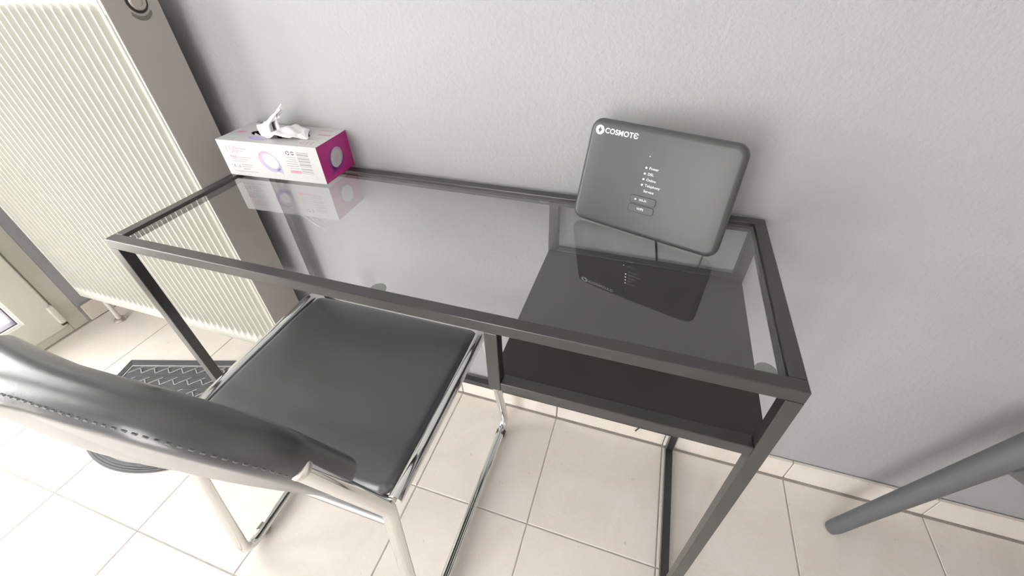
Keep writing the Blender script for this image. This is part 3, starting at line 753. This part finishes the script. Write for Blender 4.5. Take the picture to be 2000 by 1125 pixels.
# ================================================================ DOORMAT
MA = math.atan2(.114, .39)
mo = Vector((-.715, -.219, .0004))
matt = tag(empty('doormat', mo, 0), 'grey rubber half moon doormat on the tiles under the chair', 'doormat')
MM = Matrix.Translation(mo) @ Matrix.Rotation(MA, 4, 'Z')
MI = Matrix.Translation(-mo)
def mp_(o): o.parent = matt; o.matrix_parent_inverse = MI; return o
def outline(ins, n=48):
    b0 = .095; a_, b_ = .30 - ins, .280 - ins
    pts = [(ins, -ins), (.60 - ins, -ins), (.60 - ins, -b0)]
    for k in range(1, n): th = math.pi * k / n; pts.append((.30 + a_ * math.cos(th), -b0 - b_ * math.sin(th)))
    pts.append((ins, -b0)); return pts
bm = bmesh.new(); prism(bm, outline(0), 0, .0035, MM); mp_(fin('base', bm, m_mat, bevel=.0012))
bm = bmesh.new()
def loopbar(ins, w_, z0, z1):
    A_ = outline(ins); B_ = outline(ins + w_); n = len(A_)
    va = [[bm.verts.new(MM @ Vector((p_[0], p_[1], z))) for p_ in A_] for z in (z0, z1)]; vb = [[bm.verts.new(MM @ Vector((p_[0], p_[1], z))) for p_ in B_] for z in (z0, z1)]
    for k in range(n):
        k2 = (k + 1) % n
        bm.faces.new((va[0][k], va[0][k2], va[1][k2], va[1][k])); bm.faces.new((va[1][k], va[1][k2], vb[1][k2], vb[1][k])); bm.faces.new((vb[1][k], vb[1][k2], vb[0][k2], vb[0][k]))
for ins in (.003, .009, .015): loopbar(ins, .0035, .0030, .0055)
b_ = mp_(fin('border_ridges', bm, m_mat)); b_['kind'] = 'stuff'
bm = bmesh.new(); loopbar(.024, .0045, .0030, .0060)
b_ = mp_(fin('border_ridges', bm, m_mat_hi)); b_['kind'] = 'stuff'; b_['label'] = 'paler inner border ridge'
def inside(x_, y_, ins=.030):
    if x_ < ins or x_ > .60 - ins or y_ > -ins: return False
    if y_ > -.095: return True
    return ((x_ - .30) / (.30 - ins)) ** 2 + ((y_ + .095) / (.280 - ins)) ** 2 < 1
# herringbone: long diagonal seams with short cross seams, fine ribs between
bmA = bmesh.new(); bmB = bmesh.new()
def bar(bm_, x0, y0, x1, y1, w_, z0, z1):
    d_ = Vector((x1 - x0, y1 - y0)); L_ = d_.length
    if L_ < 1e-4: return
    n_v = Vector((-d_.y, d_.x)) / L_ * w_ / 2
    prism(bm_, [(x0 - n_v.x, y0 - n_v.y), (x1 - n_v.x, y1 - n_v.y), (x1 + n_v.x, y1 + n_v.y), (x0 + n_v.x, y0 + n_v.y)], z0, z1, MM)
S1 = .0415                                    # zigzag step
def clipbar(bm_, x0, y0, x1, y1, w_, z0, z1, n=8):
    st_ = None
    for k in range(n + 1):
        t_ = k / n; x_, y_ = lerp(x0, x1, t_), lerp(y0, y1, t_)
        ok = inside(x_, y_)
        if ok and st_ is None: st_ = (x_, y_)
        if st_ is not None and (not ok or k == n):
            tt = t_ if ok else (k - 1) / n
            bar(bm_, st_[0], st_[1], lerp(x0, x1, tt), lerp(y0, y1, tt), w_, z0, z1); st_ = None
c45 = math.radians(-38)
for r_ in range(0, 9):
    for c_ in range(-9, 20):
        ox = .012 + c_ * .046 + r_ * .0; oy = -.034 - r_ * .044 + (0)
        # short vertical-ish tick and long diagonal making brick-like zigzag cells
        clipbar(bmA, ox, oy, ox + .020, oy - .022, .0032, .0030, .0060)
        clipbar(bmA, ox + .020, oy - .022, ox + .046 + .012, oy + .006, .0032, .0030, .0060)
k = 0; y_ = -.033
while y_ > -.36:
    x_ = .03
    seg_ = None; xx = .028
    while xx < .575:
        ok = inside(xx, y_, .0315)
        if ok and seg_ is None: seg_ = xx
        if seg_ is not None and (not inside(xx + .004, y_, .0315)):
            bar(bmB, seg_, y_, xx, y_, .0020, .0030, .0050); seg_ = None
        xx += .004
    y_ -= .0046
b_ = mp_(fin('herringbone_ridges', bmA, m_mat_hi)); b_['kind'] = 'stuff'; b_['label'] = 'paler zigzag ridges'
b_ = mp_(fin('fine_ribs', bmB, m_mat)); b_['kind'] = 'stuff'

# ================================================================ PLASTIC CHAIR (right)
pc = tag(empty('plastic_chair', (1.70, -.34, 0)), 'slate grey moulded plastic chair right of the desk with splayed tapered legs', 'chair')
PI_ = Matrix.Translation(-Vector((1.70, -.34, 0)))
def pp(o): o.parent = pc; o.matrix_parent_inverse = PI_; return o
for y0_ in (-.104, -.560):
    for pts_, rad_ in (([(1.350, 0.001), (1.355, .016), (1.383, .12), (1.412, .225), (1.443, .335), (1.470, .430)], (.0140, .0155, .0165, .0180, .0200, .0220)),
                       ([(2.000, 0.001), (1.986, .016), (1.880, .110), (1.740, .200), (1.600, .290), (1.462, .375)], (.0140, .0155, .0165, .0180, .0205, .0225))):
        bm = bmesh.new(); tube(bm, fillet([(x_, y0_ + (.006 if y0_ > -.3 else 0) * 0, z_) for x_, z_ in pts_], 0), list(rad_), 24)
        for q in bm.verts: q.co.z = max(q.co.z, .0010)
        pp(fin('leg', bm, m_plastic, smooth=True, angle=60))
def pfn(a, b, c): return Vector((1.745 + a, -.33 + b, .445 + c - .012 * (1 - (a / .22) ** 2) * (1 - (b / .25) ** 2)))
bm = bmesh.new(); pad(bm, .22, .25, [.09] * 4, .014, .012, pfn, rings=6, esteps=5); pp(fin('seat', bm, m_plastic, smooth=True, angle=60))
def qfn(a, b, c): return Vector((1.960 + c + .06 * (b + .17) - .05 * (a / .22) ** 2, -.33 + a, .62 + b))
bm = bmesh.new(); pad(bm, .22, .17, [.08] * 4, .012, .010, qfn, rings=6, esteps=5); pp(fin('backrest', bm, m_plastic, smooth=True, angle=60))
